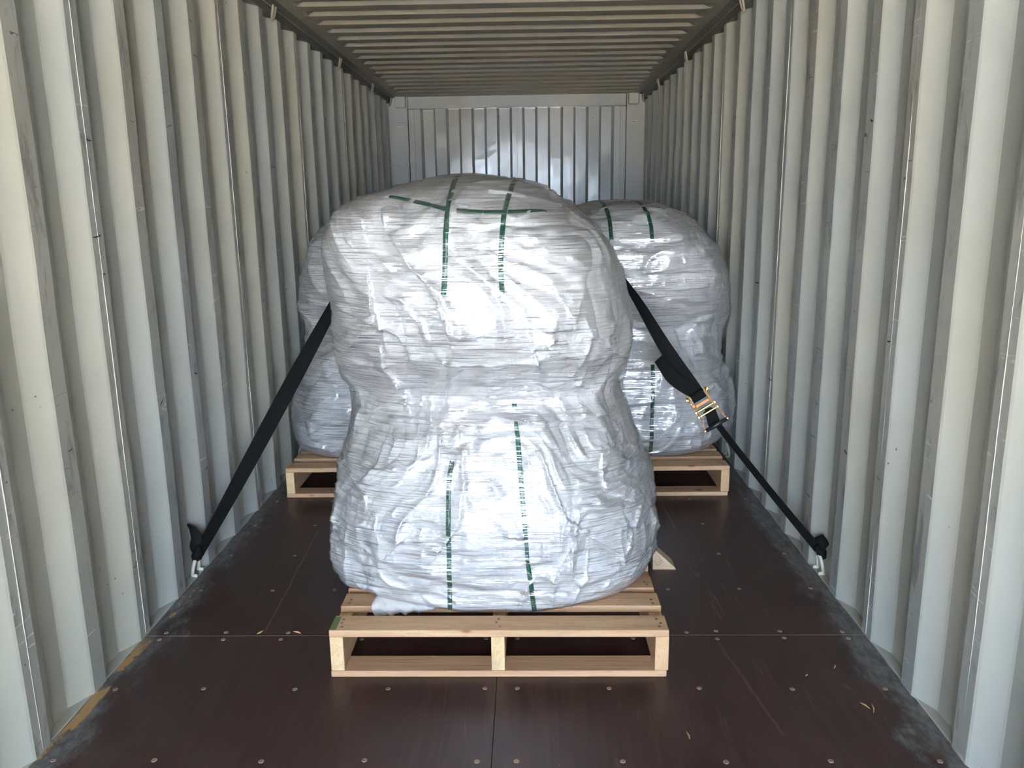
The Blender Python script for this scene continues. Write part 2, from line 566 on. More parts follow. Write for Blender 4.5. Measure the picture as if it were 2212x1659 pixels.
# ------------------------------------------------------------------ setting: container shell
Y_DOOR, Y_END = -2.90, 7.80
PITCH = 0.2871
CREST_X, DEPTH = 1.165, 0.036
rng = np.random.default_rng(5)

def corr_profile(phase, ya, yb):
    """breakpoints (Y, recess, is_crest_after) of the side-wall corrugation between ya and yb"""
    pts = []
    k0 = int(math.floor((ya - phase) / PITCH)) - 1
    k1 = int(math.ceil((yb - phase) / PITCH)) + 1
    for k in range(k0, k1 + 1):
        g = phase + k * PITCH
        for dy, rec, fl in ((-.004, .08, 2), (.004, 0., 1), (.068, 0., 0), (.076, .08, 0), (.138, .92, 0), (.146, 1., 0), (.213, 1., 0), (.221, .92, 2)):
            pts.append((g + dy, rec, fl))
    ys = [p[0] for p in pts]
    out = []
    def at(y): return float(np.interp(y, ys, [p[1] for p in pts]))
    def fl(y):
        i = int(np.searchsorted(ys, y, side='right')) - 1
        return pts[i][2]
    out.append((ya, at(ya), fl(ya)))
    out += [p for p in pts if ya + 1e-4 < p[0] < yb - 1e-4]
    out.append((yb, at(yb), 0))
    return out

def side_wall(side):
    nm = 'wall_left' if side < 0 else 'wall_right'
    phase = 2.058 if side < 0 else 2.046
    root = tag(empty(nm, (0, 0, 0)), kind='structure')
    seams = [phase + (k) * PITCH + .036 for k in (-15, -11, -7, -3, -1, 1, 5, 9, 13, 17)]
    edges = [Y_DOOR] + seams + [Y_END]
    zs = np.concatenate([[-.004], np.linspace(.05, 2.30, 26), [2.345]])
    for a, b in zip(edges[:-1], edges[1:]):
        if b - a < .02: continue
        prof = corr_profile(phase, a, b)
        nc = len(prof)
        V, F, I = [], [], []
        for layer in (0, 1):
            yy, zz_ = np.meshgrid([p[0] for p in prof], zs)
            rr_ = np.meshgrid([p[1] for p in prof], zs)[0]
            p = np.stack([0*yy + side*3.1, yy*2.6, zz_*2.2], -1)
            dent = vnoise(p, 11)*.0022 + vnoise(p*3.3, 12)*.0010
            V += list(np.stack([side*(CREST_X + DEPTH*rr_ + dent + layer*.004), yy, zz_], -1).reshape(-1, 3))
        nz = len(zs)
        for layer in (0, 1):
            o0 = layer * nc * nz
            for j in range(nz - 1):
                for i in range(nc - 1):
                    q = (o0 + j*nc + i, o0 + j*nc + i + 1, o0 + (j+1)*nc + i + 1, o0 + (j+1)*nc + i)
                    if (layer == 0) == (side > 0): q = q[::-1]
                    F.append(q)
                    I.append(1 if (prof[i][2] == 1 and layer == 0) else 0)
        for i in (0, nc - 1):
            for j in range(nz - 1):
                F.append((j*nc+i, (j+1)*nc+i, nc*nz + (j+1)*nc+i, nc*nz + j*nc+i)); I.append(0)
        for j in (0, nz - 1):
            for i in range(nc - 1):
                F.append((j*nc+i, j*nc+i+1, nc*nz + j*nc+i+1, nc*nz + j*nc+i)); I.append(0)
        link_mesh('panel', V, F, [M['paint'], M['paint_worn']], root, False, I)
    for s in seams:
        if s < Y_DOOR + .02: continue
        mb = MB()
        pts = []
        for z in np.linspace(0.01, 2.30, 60):
            pts.append((side * (CREST_X - .0003), s + .0015 * math.sin(z * 5 + s * 9) + random.Random(int(z*1e4)).uniform(-.0006, .0006), z))
        mb.tube(pts, .0017, 6)
        mb.build('weld_seam', M['weld'], root, True)
    return root
WL, WR = side_wall(-1), side_wall(1)
def scrape(side, ya, za, yb, zb):
    ph = 2.058 if side < 0 else 2.046
    k = math.floor((ya - ph + .03) / PITCH); c0, c1 = ph + k*PITCH + .005, ph + k*PITCH + .067
    ya, yb = min(max(ya, c0), c1), min(max(yb, c0), c1)
    if abs(ya - yb) < .015: yb = c1 if ya < .5*(c0+c1) else c0
    x = side * (CREST_X + .0002)
    mid = (x, .5*(ya+yb), .5*(za+zb) - .002)
    MB().tube([(x, ya, za), mid, (x, yb, zb)], [.0012, .0030, .0008], 6).build('scrape_mark', M['black_mark'], WL if side < 0 else WR)
for a in ((3.499, .591, 3.44, .595), (2.65, .536, 2.59, .526), (2.399, .536, 2.345, .524), (3.834, .993, 3.78, .996), (2.65, 1.607, 2.63, 1.60), (2.40, .95, 2.37, .956)): scrape(1, *a)
for a in ((2.38, 1.563, 2.417, 1.560), (2.40, 1.292, 2.42, 1.286), (2.384, 1.181, 2.40, 1.176), (2.955, .762, 2.985, .752), (3.0, .384, 2.96, .372), (2.69, .735, 2.70, .700)): scrape(-1, *a)

def lashing_ring_lower(side, y, parent):
    mb = MB()
    x = side * 1.186
    pts = []
    for k in range(15):
        a = math.pi * k / 14
        pts.append((x - side * .012 * math.sin(a), y - .029 * math.cos(a), .010 + .062 * math.sin(a) ** .8))
    mb.tube(pts, .0066, 10)
    for s in (-1, 1):
        mb.tube([(x + side*.006, y + s*.029, .008), (x - side*.006, y + s*.029, .006), (x - side*.018, y + s*.029, .005)], [.008, .0085, .006], 8)
    return mb.build('lashing_ring', M['ring'], parent, True)

def lashing_ring_upper(side, y, parent):
    mb = MB()
    x = side * 1.150
    pts = []
    for k in range(15):
        a = math.pi * k / 14
        pts.append((side * (1.140 + .016 * math.sin(a)), y - .021 * math.cos(a), 2.336 - .066 * math.sin(a) ** .8))
    mb.tube(pts, .0065, 8)
    return mb.build('lashing_ring', M['ring_old'], parent, True)

for side in (-1, 1):
    # painted bottom rail that shows in the recesses of the corrugation
    mb = MB()
    mb.cbox(min(side*1.168, side*1.25), max(side*1.168, side*1.25), Y_DOOR, Y_END, -.12, .003, .002)
    bb = mb.build('baseboard_left' if side < 0 else 'baseboard_right', M['paint'])
    tag(bb, kind='structure')
    for y in (-.02, 1.41, 2.838, 4.272):
        lashing_ring_lower(side, y, bb)
    # top rail: folded section along the ceiling
    prof = [(1.112, 2.347), (1.153, 2.334), (1.160, 2.335), (1.1615, 2.294), (1.25, 2.290), (1.25, 2.48), (1.112, 2.48)]
    V = [(side*x, y, z) for y in (Y_DOOR, Y_END) for x, z in prof]
    n = len(prof)
    F = [(i, (i+1) % n, n + (i+1) % n, n + i) if side < 0 else (i, n+i, n + (i+1) % n, (i+1) % n) for i in range(n)]
    F += [tuple(range(n)), tuple(range(n, 2*n))[::-1]] if side > 0 else [tuple(range(n))[::-1], tuple(range(n, 2*n))]
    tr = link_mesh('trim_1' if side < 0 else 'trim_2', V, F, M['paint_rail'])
    tag(tr, kind='structure')
    mb = MB(); mb.tube([(side*1.1575, y, 2.3335) for y in np.linspace(Y_DOOR, Y_END-.03, 12)], .0018, 6)
    mb.build('weld_seam', M['weld'], tr, True)
    for y in (-.02, 1.41, 2.83, 4.25, 5.69, 6.84, 7.72):
        lashing_ring_upper(side, y, tr)

# ceiling: die-stamped panels, ribs running across
ceil = tag(empty('ceiling'), kind='structure')
ZC, RIB, CP = 2.346, 0.020, 0.2084
xs = [-1.16, -1.085, -1.060, -1.045, -1.030, -1.015, -.99] + list(np.linspace(-.9, .9, 13)) + [.99, 1.015, 1.030, 1.045, 1.060, 1.085, 1.16]
def etaper(x):
    a = abs(x)
    t = min(max((1.062 - a) / .055, 0), 1)
    return t*t*(3-2*t)
ks = range(-35, 17)
def roof_cols(k):
    s = 4.328 + k * CP
    return [(s - .0165, 1.), (s - .0140, .92), (s - .0018, .10), (s + .0006, 0.), (s + .090, 0.), (s + .0925, .10), (s + .1045, .92), (s + .107, 1.)]
blocks = []
cur = []
for k in ks:
    cur += roof_cols(k)
    if (k + 35) % 5 == 4 or k == ks[-1]:
        blocks.append(cur); cur = [cur[-1]] if False else []
prev_end = None
for bi, blk in enumerate(blocks):
    cols = list(blk)
    if bi > 0: cols = [(blocks[bi-1][-1][0] + .030, 1.)] + cols
    if bi < len(blocks) - 1: cols = cols + [(blk[-1][0] + .032, 1.)]
    else: cols = cols + [(7.82, 0.)]
    cols = [c for c in cols if c[0] < 7.83]
    V, F = [], []
    for layer in (0, 1):
        for (y, h) in cols:
            for x in xs:
                w = float(vnoise(np.array([[x*1.7, y*2.1, 3.3]]), 21)[0]) * .0022
                V.append((x, y, ZC + RIB * h * etaper(x) + w * (1 - abs(x) / 1.3) + layer * .003))
    nx, ny = len(xs), len(cols)
    for layer in (0, 1):
        o0 = layer * nx * ny
        for j in range(ny - 1):
            for i in range(nx - 1):
                q = (o0 + j*nx+i, o0 + j*nx+i+1, o0 + (j+1)*nx+i+1, o0 + (j+1)*nx+i)
                F.append(q[::-1] if layer == 0 else q)
    for j in (0, ny - 1):
        for i in range(nx - 1):
            F.append((j*nx+i, j*nx+i+1, nx*ny + j*nx+i+1, nx*ny + j*nx+i))
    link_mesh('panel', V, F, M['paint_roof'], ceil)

# end wall
back = tag(empty('wall_back', (0, 0, 0)), kind='structure')
YB = 7.80
lines = [-.880 + .1177 * i for i in range(16)]
def back_rec(x):
    v = 1.0
    i = sum(1 for l in lines if l <= x)
    return 0. if i % 2 == 0 else 1.
xc = [(-.955, 0.)]
for i, l in enumerate(lines):
    a, b = (0., 1.) if i % 2 == 0 else (1., 0.)
    xc += [(l - .011, a), (l + .011, b)]
xc.append((.955, 0.))
for half in (-1, 1):
    cols = [c for c in xc if c[0] * half > 0]
    cols = ([(0.0, 0.)] + cols) if half > 0 else (cols + [(0.0, 0.)])
    zz = np.linspace(-.01, 2.26, 30)
    V, F = [], []
    for layer in (0, 1):
        for z in zz:
            for (x, r) in cols:
                p = np.array([[x*2.4, 1.0, z*1.5]])
                dent = float(vnoise(p, 31)[0]) * .004 + float(vnoise(p*2.7, 32)[0]) * .002
                V.append((x, YB + .044 * r + dent + layer * .004, z))
    nc, nz = len(cols), len(zz)
    for layer in (0, 1):
        o0 = layer * nc * nz
        for j in range(nz-1):
            for i in range(nc-1):
                q = (o0 + j*nc+i, o0 + j*nc+i+1, o0 + (j+1)*nc+i+1, o0 + (j+1)*nc+i)
                F.append(q if layer == 0 else q[::-1])
    for i in (0, nc-1):
        for j in range(nz-1):
            F.append((j*nc+i, (j+1)*nc+i, nc*nz+(j+1)*nc+i, nc*nz+j*nc+i))
    link_mesh('panel', V, F, M['paint_back'], back)
MB().tube([(.0, YB-.001, z) for z in np.linspace(.02, 2.24, 30)], .002, 6).build('weld_seam', M['weld'], back, True)
MB().cbox(-1.002, 1.002, YB-.03, YB+.09, 2.243, 2.42, .004).build('header_beam', M['paint_back'], back)
for s in (-1, 1):
    f = lambda a, b: (min(s*a, s*b), max(s*a, s*b))
    x0, x1 = f(.948, 1.002); MB().cbox(x0, x1, YB-.012, YB+.09, -.01, 2.242, .003).build('side_strip', M['paint_back'], back)
    x0, x1 = f(1.006, 1.21); MB().cbox(x0, x1, YB-.025, YB+.09, -.01, 2.45, .004).build('corner_post', M['paint_back'], back)
    x0, x1 = f(1.018, 1.114); MB().cbox(x0, x1, YB-.075, YB+.09, 2.252, 2.43, .006).build('corner_block', M['paint_back'], back)
    # wire tie loop on the corner post
    pts = []
    for k in range(17):
        a = 2*math.pi*k/16
        pts.append((s*(1.074 - .030*math.cos(a)), YB-.045, 2.098 + .011*math.sin(a)))
    MB().tube(pts[:-1], .004, 6, closed=True).build('tie_loop', M['ring'], back, True)
MB().cbox(-1.25, 1.25, YB+.092, YB+.10, -.12, 2.48, .001).build('light_seal_plate', M['paint_back'], back)  # unseen plate added behind the end wall to seal out light leaks

# floor panels
floor = tag(empty('floor'), kind='structure')
def floor_panel(x0, x1, y0, y1):
    rr = random.Random(int((x0*7+y0*13)*100))
    n = 40
    left = [(x0, lerp(y1, y0, i/n)) for i in range(n+1)]
    right = [(x1, lerp(y0, y1, i/n)) for i in range(n+1)]
    jl = abs(x0) > 1; jr = abs(x1) > 1
    left = [(x + (rr.uniform(-.003, .006) if jl and 0 < i < n else 0), y) for i, (x, y) in enumerate(left)]
    right = [(x - (rr.uniform(-.003, .006) if jr and 0 < i < n else 0), y) for i, (x, y) in enumerate(right)]
    ring = left + right
    m = len(ring)
    V = [(x, y, 0.) for x, y in ring] + [(x, y, -.028) for x, y in ring]
    F = [tuple(range(m)), tuple(range(m, 2*m))[::-1]]
    F += [(i, m+i, m+(i+1) % m, (i+1) % m) for i in range(m)]
    return link_mesh('panel', V, F, M['floor'], floor)
YJ = 2.3795
for (a, b) in ((Y_DOOR, -2.50), (-2.498, -.061), (-.059, YJ - .0020), (YJ + .0020, 4.819), (4.821, 7.80)):
    floor_panel(-1.168, -.0065, a, b)
    floor_panel(-.0045, 1.168, a, b)
MB().cbox(-1.168, 1.168, YJ-.02, YJ+.02, -.034, -.0007, .0002).build('joint_filler', M['joint'], floor)

def screw_mesh():
    V, F = [], []
    n = 14
    for (r, z) in ((.0074, .0), (.0070, .0013), (.0044, .0018), (.0027, .0008)):
        V += [(r*math.cos(2*math.pi*k/n), r*math.sin(2*math.pi*k/n), z) for k in range(n)]
    for j in range(3):
        F += [(j*n+k, j*n+(k+1) % n, (j+1)*n+(k+1) % n, (j+1)*n+k) for k in range(n)]
    F.append(tuple(3*n+k for k in range(n)))
    return V, F
sv_, sf_ = screw_mesh()
scr0 = None
spots = []
for y in (1.772, 2.083): spots += [(x, y) for x in (-1.117, -.86, -.588, -.322, -.04, .053, .32, .578, .838, 1.107)]
spots += [(x, 2.357) for x in (-1.114, -.902, -.714, -.45, -.05, .05, .42, .689, .901, 1.103)]
spots += [(x, 2.400) for x in (-1.108, -.911, -.70, .694, .906, 1.103)]
for y in (2.70, 3.0, 3.31, 3.61): spots += [(x, y) for x in (-1.111, -.85, .59, .845, 1.10)]
spots += [(.60, 2.399), (-.62, 2.70), (-.60, 3.0)]
rs = random.Random(3)
for (x, y) in spots:
    if scr0 is None:
        scr0 = link_mesh('screw', sv_, sf_, M['screw'], floor, True); c = scr0
    else:
        c = scr0.copy(); COL.objects.link(c); c.parent = floor
    c.location = (x + rs.uniform(-.004, .004), y + rs.uniform(-.003, .003), 0)

# yard outside the open doors
g = MB(); g.add([(-40, -45, -.16), (40, -45, -.16), (40, 40, -.16), (-40, 40, -.16)], [(0, 1, 2, 3)])
gr = g.build('ground', M['concrete']); tag(gr, kind='structure')

# ------------------------------------------------------------------ pallets
def make_pallet(name, x0, width, y0, depth, height, nboards):
    root = empty(name, (x0 + width/2, y0, 0))
    hw = width/2
    rr = random.Random(int(abs(x0)*1000) + int(y0*10))
    bw = .089
    zt = height
    th = .022
    # stringers
    for sx in (-hw + .021, -.002, hw - .021):
        mb = MB(); mb.cbox(-.020, .020, 0, depth, .0, height-th-.020, .0015)
        me_idx = []
        o = mb.build('stringer', [M['stringer'], M['end_grain']], root, loc=(sx, .002, .020))
        for p in o.data.polygons:
            if abs(p.normal.y) > .9: p.material_index = 1
    # deck boards
    step = (depth - bw) / (nboards - 1)
    for i in range(nboards):
        dw = rr.uniform(-.004, .004)
        mb = MB(); mb.cbox(-hw + rr.uniform(0, .006), hw - rr.uniform(0, .006), 0, bw + dw, 0, th, .0025)
        yb_ = i*step
        if i == 1: yb_ = .147
        if i == 2: yb_ = .265
        o = mb.build('deck_board', M['board'], root, loc=(0, yb_, zt - th))
        o.rotation_euler = (0, 0, rr.uniform(-.003, .003))
        if i < 3:
            nb = MB()
            for sx in (-hw + .028, .0, hw - .028):
                for k in range(3 if i == 0 else 2):
                    cx, cy = sx + rr.uniform(-.008, .008), .02 + k*.024 + rr.uniform(-.004, .004)
                    n = 8
                    V = [(cx + .0045*math.cos(2*math.pi*q/n), cy + .0045*math.sin(2*math.pi*q/n), z) for z in (th-.001, th+.0012) for q in range(n)]
                    F = [(q, (q+1) % n, n+(q+1) % n, n+q) for q in range(n)] + [tuple(range(n, 2*n))]
                    c = MB().add(V, F).build('nail', M['nail'], o)
    for yb_ in (0.0, depth/2 - bw/2, depth - bw):
        mb = MB(); mb.cbox(-hw, hw - .006, 0, bw - .004, 0, .020, .002)
        mb.build('bottom_board', M['board'], root, loc=(0, yb_, 0.0))
    return root

pf = make_pallet('pallet', -.498, .997, 2.142, 1.09, .151, 8)
fb = [c for c in pf.children if c.name.startswith('deck_board')][0]
MB().cbox(-.4965, -.478, .004, .082, .0215, .0224, .0002).build('paint_mark', M['green_mark'], fb)
tag(pf, 'pale pine pallet carrying the nearest wrapped load on the brown floor', 'pallet', 'pine pallets under the wrapped loads')
pr = make_pallet('pallet', .041, 1.0, 3.655, 1.09, .148, 8)
tag(pr, 'pine pallet under the wrapped load standing by the right wall', 'pallet', 'pine pallets under the wrapped loads')
pl = make_pallet('pallet', -1.077, 1.0, 3.662, 1.09, .148, 8)
tag(pl, 'pine pallet under the half-hidden load standing by the left wall', 'pallet', 'pine pallets under the wrapped loads')
# ------------------------------------------------------------------ wrapped loads
FRONT = [
    (0.151, -0.400, 0.400, 2.286, 3.200, 3.40),
    (0.162, -0.485, 0.450, 2.272, 3.220, 3.50),
    (0.220, -0.575, 0.505, 2.256, 3.270, 3.40),
    (0.300, -0.583, 0.520, 2.245, 3.300, 3.30),
    (0.400, -0.575, 0.515, 2.240, 3.310, 3.20),
    (0.520, -0.552, 0.485, 2.260, 3.300, 3.10),
    (0.640, -0.515, 0.435, 2.300, 3.250, 3.00),
    (0.730, -0.499, 0.415, 2.345, 3.200, 2.90),
    (0.790, -0.509, 0.417, 2.365, 3.180, 2.90),
    (0.850, -0.533, 0.425, 2.340, 3.200, 2.90),
    (0.930, -0.532, 0.425, 2.280, 3.260, 3.00),
    (1.030, -0.539, 0.420, 2.245, 3.300, 3.10),
    (1.140, -0.552, 0.397, 2.240, 3.310, 3.20),
    (1.240, -0.558, 0.360, 2.250, 3.300, 3.20),
    (1.320, -0.520, 0.285, 2.280, 3.280, 3.10),
    (1.375, -0.440, 0.200, 2.330, 3.240, 2.90),
    (1.412, -0.345, 0.130, 2.410, 3.180, 2.70),
    (1.437, -0.265, 0.060, 2.520, 3.100, 2.50),
    (1.456, -0.150, -0.030, 2.680, 2.950, 2.20),
    (1.460, -0.092, -0.078, 2.800, 2.810, 2.00)]
REAR_RIGHT = [
    (0.149, 0.200, 0.930, 3.800, 4.620, 3.50),
    (0.160, 0.120, 1.000, 3.780, 4.650, 3.50),
    (0.220, 0.026, 1.095, 3.750, 4.700, 3.40),
    (0.300, 0.000, 1.145, 3.730, 4.740, 3.30),
    (0.420, 0.014, 1.142, 3.725, 4.750, 3.20),
    (0.540, 0.060, 1.097, 3.730, 4.740, 3.10),
    (0.640, 0.090, 1.055, 3.760, 4.700, 3.00),
    (0.710, 0.086, 1.069, 3.800, 4.660, 2.90),
    (0.760, 0.064, 1.088, 3.820, 4.640, 2.90),
    (0.820, 0.050, 1.102, 3.800, 4.660, 2.90),
    (0.920, 0.039, 1.100, 3.740, 4.720, 3.00),
    (1.020, 0.041, 1.091, 3.710, 4.750, 3.10),
    (1.120, 0.082, 1.051, 3.710, 4.750, 3.20),
    (1.200, 0.136, 0.993, 3.730, 4.740, 3.20),
    (1.270, 0.223, 0.914, 3.770, 4.700, 3.00),
    (1.320, 0.306, 0.835, 3.830, 4.640, 2.80),
    (1.355, 0.382, 0.763, 3.920, 4.560, 2.60),
    (1.375, 0.457, 0.740, 4.100, 4.420, 2.30),
    (1.380, 0.715, 0.725, 4.250, 4.270, 2.00)]
REAR_LEFT = [
    (0.149, -0.980, -0.200, 3.800, 4.620, 3.50),
    (0.160, -1.060, -0.130, 3.780, 4.650, 3.50),
    (0.220, -1.122, -0.077, 3.750, 4.700, 3.40),
    (0.300, -1.138, -0.071, 3.730, 4.740, 3.30),
    (0.420, -1.130, -0.100, 3.725, 4.750, 3.20),
    (0.540, -1.102, -0.124, 3.730, 4.740, 3.10),
    (0.640, -1.073, -0.180, 3.760, 4.700, 3.00),
    (0.710, -1.065, -0.156, 3.800, 4.660, 2.90),
    (0.760, -1.077, -0.132, 3.820, 4.640, 2.90),
    (0.820, -1.080, -0.128, 3.800, 4.660, 2.90),
    (0.920, -1.073, -0.114, 3.740, 4.720, 3.00),
    (1.020, -1.053, -0.123, 3.710, 4.750, 3.10),
    (1.120, -1.021, -0.152, 3.710, 4.750, 3.20),
    (1.200, -0.996, -0.185, 3.730, 4.740, 3.20),
    (1.270, -0.938, -0.277, 3.770, 4.700, 3.00),
    (1.320, -0.844, -0.367, 3.830, 4.640, 2.80),
    (1.355, -0.750, -0.457, 3.920, 4.560, 2.60),
    (1.375, -0.697, -0.510, 4.100, 4.420, 2.30),
    (1.380, -0.573, -0.567, 4.250, 4.270, 2.00)]

# fold lines of the near load on its front face: points (x, z), height of the lap, fade length, which side is raised
CREASES = [
    ([(-.297, 1.292), (-.240, 1.212), (-.163, 1.104), (-.131, 1.035), (-.119, .966), (-.135, .84)], .016, .10, 1),
    ([(-.362, 1.194), (-.346, 1.119), (-.357, 1.037)], .010, .05, -1),
    ([(-.285, 1.105), (-.227, 1.036), (-.209, .967)], .010, .05, 1),
    ([(-.347, .961), (-.323, .884), (-.284, .812), (-.247, .696)], .012, .06, -1),
    ([(-.504, 1.094), (-.384, 1.038), (-.290, .995), (-.239, .897), (-.17, .80)], .012, .07, 1),
    ([(.02, .735), (.105, .708), (.245, .713), (.343, .728), (.376, .807)], .022, .10, 1),
    ([(.126, .650), (.175, .531), (.203, .455), (.246, .425)], .012, .06, -1),
    ([(-.026, .472), (.024, .395), (.074, .380)], .008, .04, 1),
    ([(.247, .402), (.319, .348), (.362, .316), (.378, .270)], .012, .06, 1),
    ([(.377, .316), (.432, .439)], .010, .04, -1),
    ([(-.317, .697), (-.305, .653), (-.329, .594)], .012, .05, 1),
    ([(-.258, .412), (-.334, .335), (-.379, .304)], .009, .05, -1),
    ([(.162, .879), (.107, .964), (.176, .991)], .010, .05, 1),
    ([(.190, 1.207), (.243, 1.180)], .010, .04, 1),
    ([(-.42, .74), (-.33, .775), (-.22, .76)], .014, .07, 1),
    ([(-.45, .52), (-.36, .60), (-.33, .70)], .009, .05, -1),
    ([(-.20, .30), (-.12, .45), (-.08, .58)], .009, .06, 1),
    ([(.16, .25), (.22, .38), (.20, .50)], .009, .05, -1),
    ([(.30, .62), (.33, .52), (.40, .46)], .010, .05, 1),
    ([(.25, 1.0), (.33, .94), (.39, .90)], .010, .05, 1)]

def crease_field(x, z, creases):
    d = np.zeros_like(x)
    for pts, amp, L, side in creases:
        best = np.full(x.shape, 1e9); sgn = np.zeros_like(x); par = np.zeros_like(x)
        n = len(pts) - 1
        for i in range(n):
            (ax, az), (bx, bz) = pts[i], pts[i+1]
            ex, ez = bx-ax, bz-az
            l2 = ex*ex+ez*ez
            t = np.clip(((x-ax)*ex + (z-az)*ez)/l2, 0, 1)
            dx, dz = x-ax-t*ex, z-az-t*ez
            dist = np.hypot(dx, dz)
            s = np.sign(ex*dz - ez*dx)
            m = dist < best
            best = np.where(m, dist, best); sgn = np.where(m, s, sgn); par = np.where(m, (i+t)/n, par)
        fade = np.sqrt(np.clip(np.sin(np.pi*np.clip(par, .001, .999)), 0, 1))
        up = (sgn*side) > 0
        d += 1.3*amp*fade*np.where(up, np.exp(-best/L), -.35*np.exp(-best/(L*.25)))
    return d

def blur_u(a, s):
    n = a.shape[1]
    k = np.exp(-.5*(np.arange(-3*s, 3*s+1)/s)**2); k /= k.sum()
    pad = np.concatenate([a[:, -3*s:], a, a[:, :3*s]], 1)
    out = np.zeros_like(a)
    for i, w in enumerate(k): out += w*pad[:, i:i+n]
    return out

def blur_v(a, s):
    k = np.exp(-.5*(np.arange(-3*s, 3*s+1)/s)**2); k /= k.sum()
    pad = np.concatenate([np.repeat(a[:1], 3*s, 0), a, np.repeat(a[-1:], 3*s, 0)], 0)
    out = np.zeros_like(a)
    for i, w in enumerate(k): out += w*pad[i:i+a.shape[0]]
    return out

def ridged(p, seed, sharp):
    return (1 - np.abs(vnoise(p, seed)))**sharp

def grid_mesh(name, P, rows, mat, parent, close_top=False, org=(0, 0, 0)):
    r0, r1 = rows
    Q = P[r0:r1+1]
    nv, nu = Q.shape[:2]
    V = (Q - np.array(org)).reshape(-1, 3)
    idx = np.arange(nv*nu).reshape(nv, nu)
    a = idx[:-1]; b = np.roll(idx, -1, 1)[:-1]; c = np.roll(idx, -1, 1)[1:]; d = idx[1:]
    F = np.stack([a, b, c, d], -1).reshape(-1, 4)
    me = bpy.data.meshes.new(name)
    extra = 1 if close_top else 0
    n_f = len(F)
    me.vertices.add(len(V)); me.vertices.foreach_set('co', V.astype(np.float32).ravel())
    loops = F.ravel()
    if close_top:
        loops = np.concatenate([loops, idx[-1]])
    me.loops.add(len(loops)); me.loops.foreach_set('vertex_index', loops.astype(np.int32))
    me.polygons.add(n_f + extra)
    st = np.arange(n_f)*4
    if close_top: st = np.concatenate([st, [n_f*4]])
    me.polygons.foreach_set('loop_start', st.astype(np.int32))
    me.polygons.foreach_set('use_smooth', np.ones(n_f+extra, dtype=bool))
    me.materials.append(mat)
    me.update(calc_edges=True); me.validate()
    o = bpy.data.objects.new(name, me)
    COL.objects.link(o); o.parent = parent
    return o

def make_load(name, levels, nu, nv, seed, org, creases=None, waist=(.64, .90), lump=.014, zsag=None, tilt=None):
    root = empty(name, org)
    B = base_body(levels, nu, nv)
    N = grid_normals(B)
    q = B + seed*7.3
    warp = np.stack([vnoise(q*3.1, seed+1), vnoise(q*3.1, seed+2), vnoise(q*3.1, seed+3)], -1)*.16
    qw = q + warp
    ztop = levels[-1][0]; zbot = levels[0][0]
    lo = np.clip((B[..., 2]-zbot)/.05, 0, 1)
    hi = np.clip((ztop-B[..., 2])/.05, 0, 1)
    env = lo*(.35+.65*hi)
    d = lump*vnoise(q*2.6, seed+4)
    d += .013*(ridged(qw*np.array([4.0, 4.0, 2.6]), seed+5, 5) - .22)
    d -= .009*ridged(qw*np.array([5.0, 5.0, 3.4]), seed+15, 14)
    d += .010*(ridged(qw*np.array([8, 8, 5.5]), seed+6, 4) - .25)
    d -= .007*ridged(qw*np.array([10, 10, 8]), seed+16, 10)
    d += .0060*(ridged(qw*np.array([17, 17, 14]), seed+7, 3) - .3)
    d += .0026*(ridged(qw*np.array([34, 34, 27]), seed+17, 2.5) - .3)
    # gathers running down out of the waist
    zw = .5*(waist[0]+waist[1])
    g = np.exp(-((B[..., 2]-zw)/.16)**2)
    d += .010*g*(ridged(qw*np.array([11, 11, 1.6]), seed+8, 3) - .3)
    if creases:
        front = B[..., 1] < .5*(levels[4][3]+levels[4][4])
        d += np.where(front, crease_field(B[..., 0] + .012*vnoise(q*9, seed+9), B[..., 2] + .012*vnoise(q*9, seed+10), creases), 0)
    if tilt:
        fz = np.clip((B[..., 2]-.80)/.12, 0, 1)
        d += (tilt[0] + (tilt[1]-tilt[0])*fz)*(B[..., 0] - tilt[2])*np.clip(-N[..., 1], 0, 1)**3
    d *= env
    inset = .022*np.exp(-((B[..., 2]-zw)/.055)**2)*(1 + .5*vnoise(q*5, seed+11))
    BP = B + N*(d - inset)[..., None]
    fd = np.maximum(blur_u(blur_v(d, 1), 6), blur_u(d, 2)) + .0035
    fd = np.maximum(fd, d - inset + .0035)
    FP = B + N*fd[..., None]
    for A, ex in ((BP, 0.), (FP, .003)):
        A[..., 2] = np.maximum(A[..., 2], zbot + .0005)
        if zsag:
            w = np.clip((zsag - A[..., 1])/.012, 0, 1)*np.clip((.215 - B[..., 2])/.06, 0, 1)
            A[..., 2] -= w*(.014 + .006*vnoise(B*11, seed+12))
    split = int(np.argmin(np.abs(B[:, 0, 2]-zw)))
    lower = grid_mesh('bag', BP, (0, split), M['bag'], root, False, org)
    upper = grid_mesh('bag', BP, (split, nv-1), M['bag'], root, True, org)
    film = grid_mesh('stretch_film', FP[1:, ::1], (0, nv-2), M['film'], root, True, org)
    # BVH over the bag surface, for the straps
    idx = np.arange(nv*nu).reshape(nv, nu)
    a = idx[:-1]; b = np.roll(idx, -1, 1)[:-1]; c = np.roll(idx, -1, 1)[1:]; e = idx[1:]
    F = np.stack([a, b, c, e], -1).reshape(-1, 4)
    bvh = BVHTree.FromPolygons([tuple(v) for v in BP.reshape(-1, 3)], [tuple(f) for f in F])
    return root, bvh

def smooth_path(pts, n):
    pts = np.array(pts, float)
    s = np.concatenate([[0], np.cumsum(np.hypot(*np.diff(pts, axis=0).T))])
    t = np.linspace(0, s[-1], n)
    return np.stack([np.interp(t, s, pts[:, 0]), np.interp(t, s, pts[:, 1])], -1)

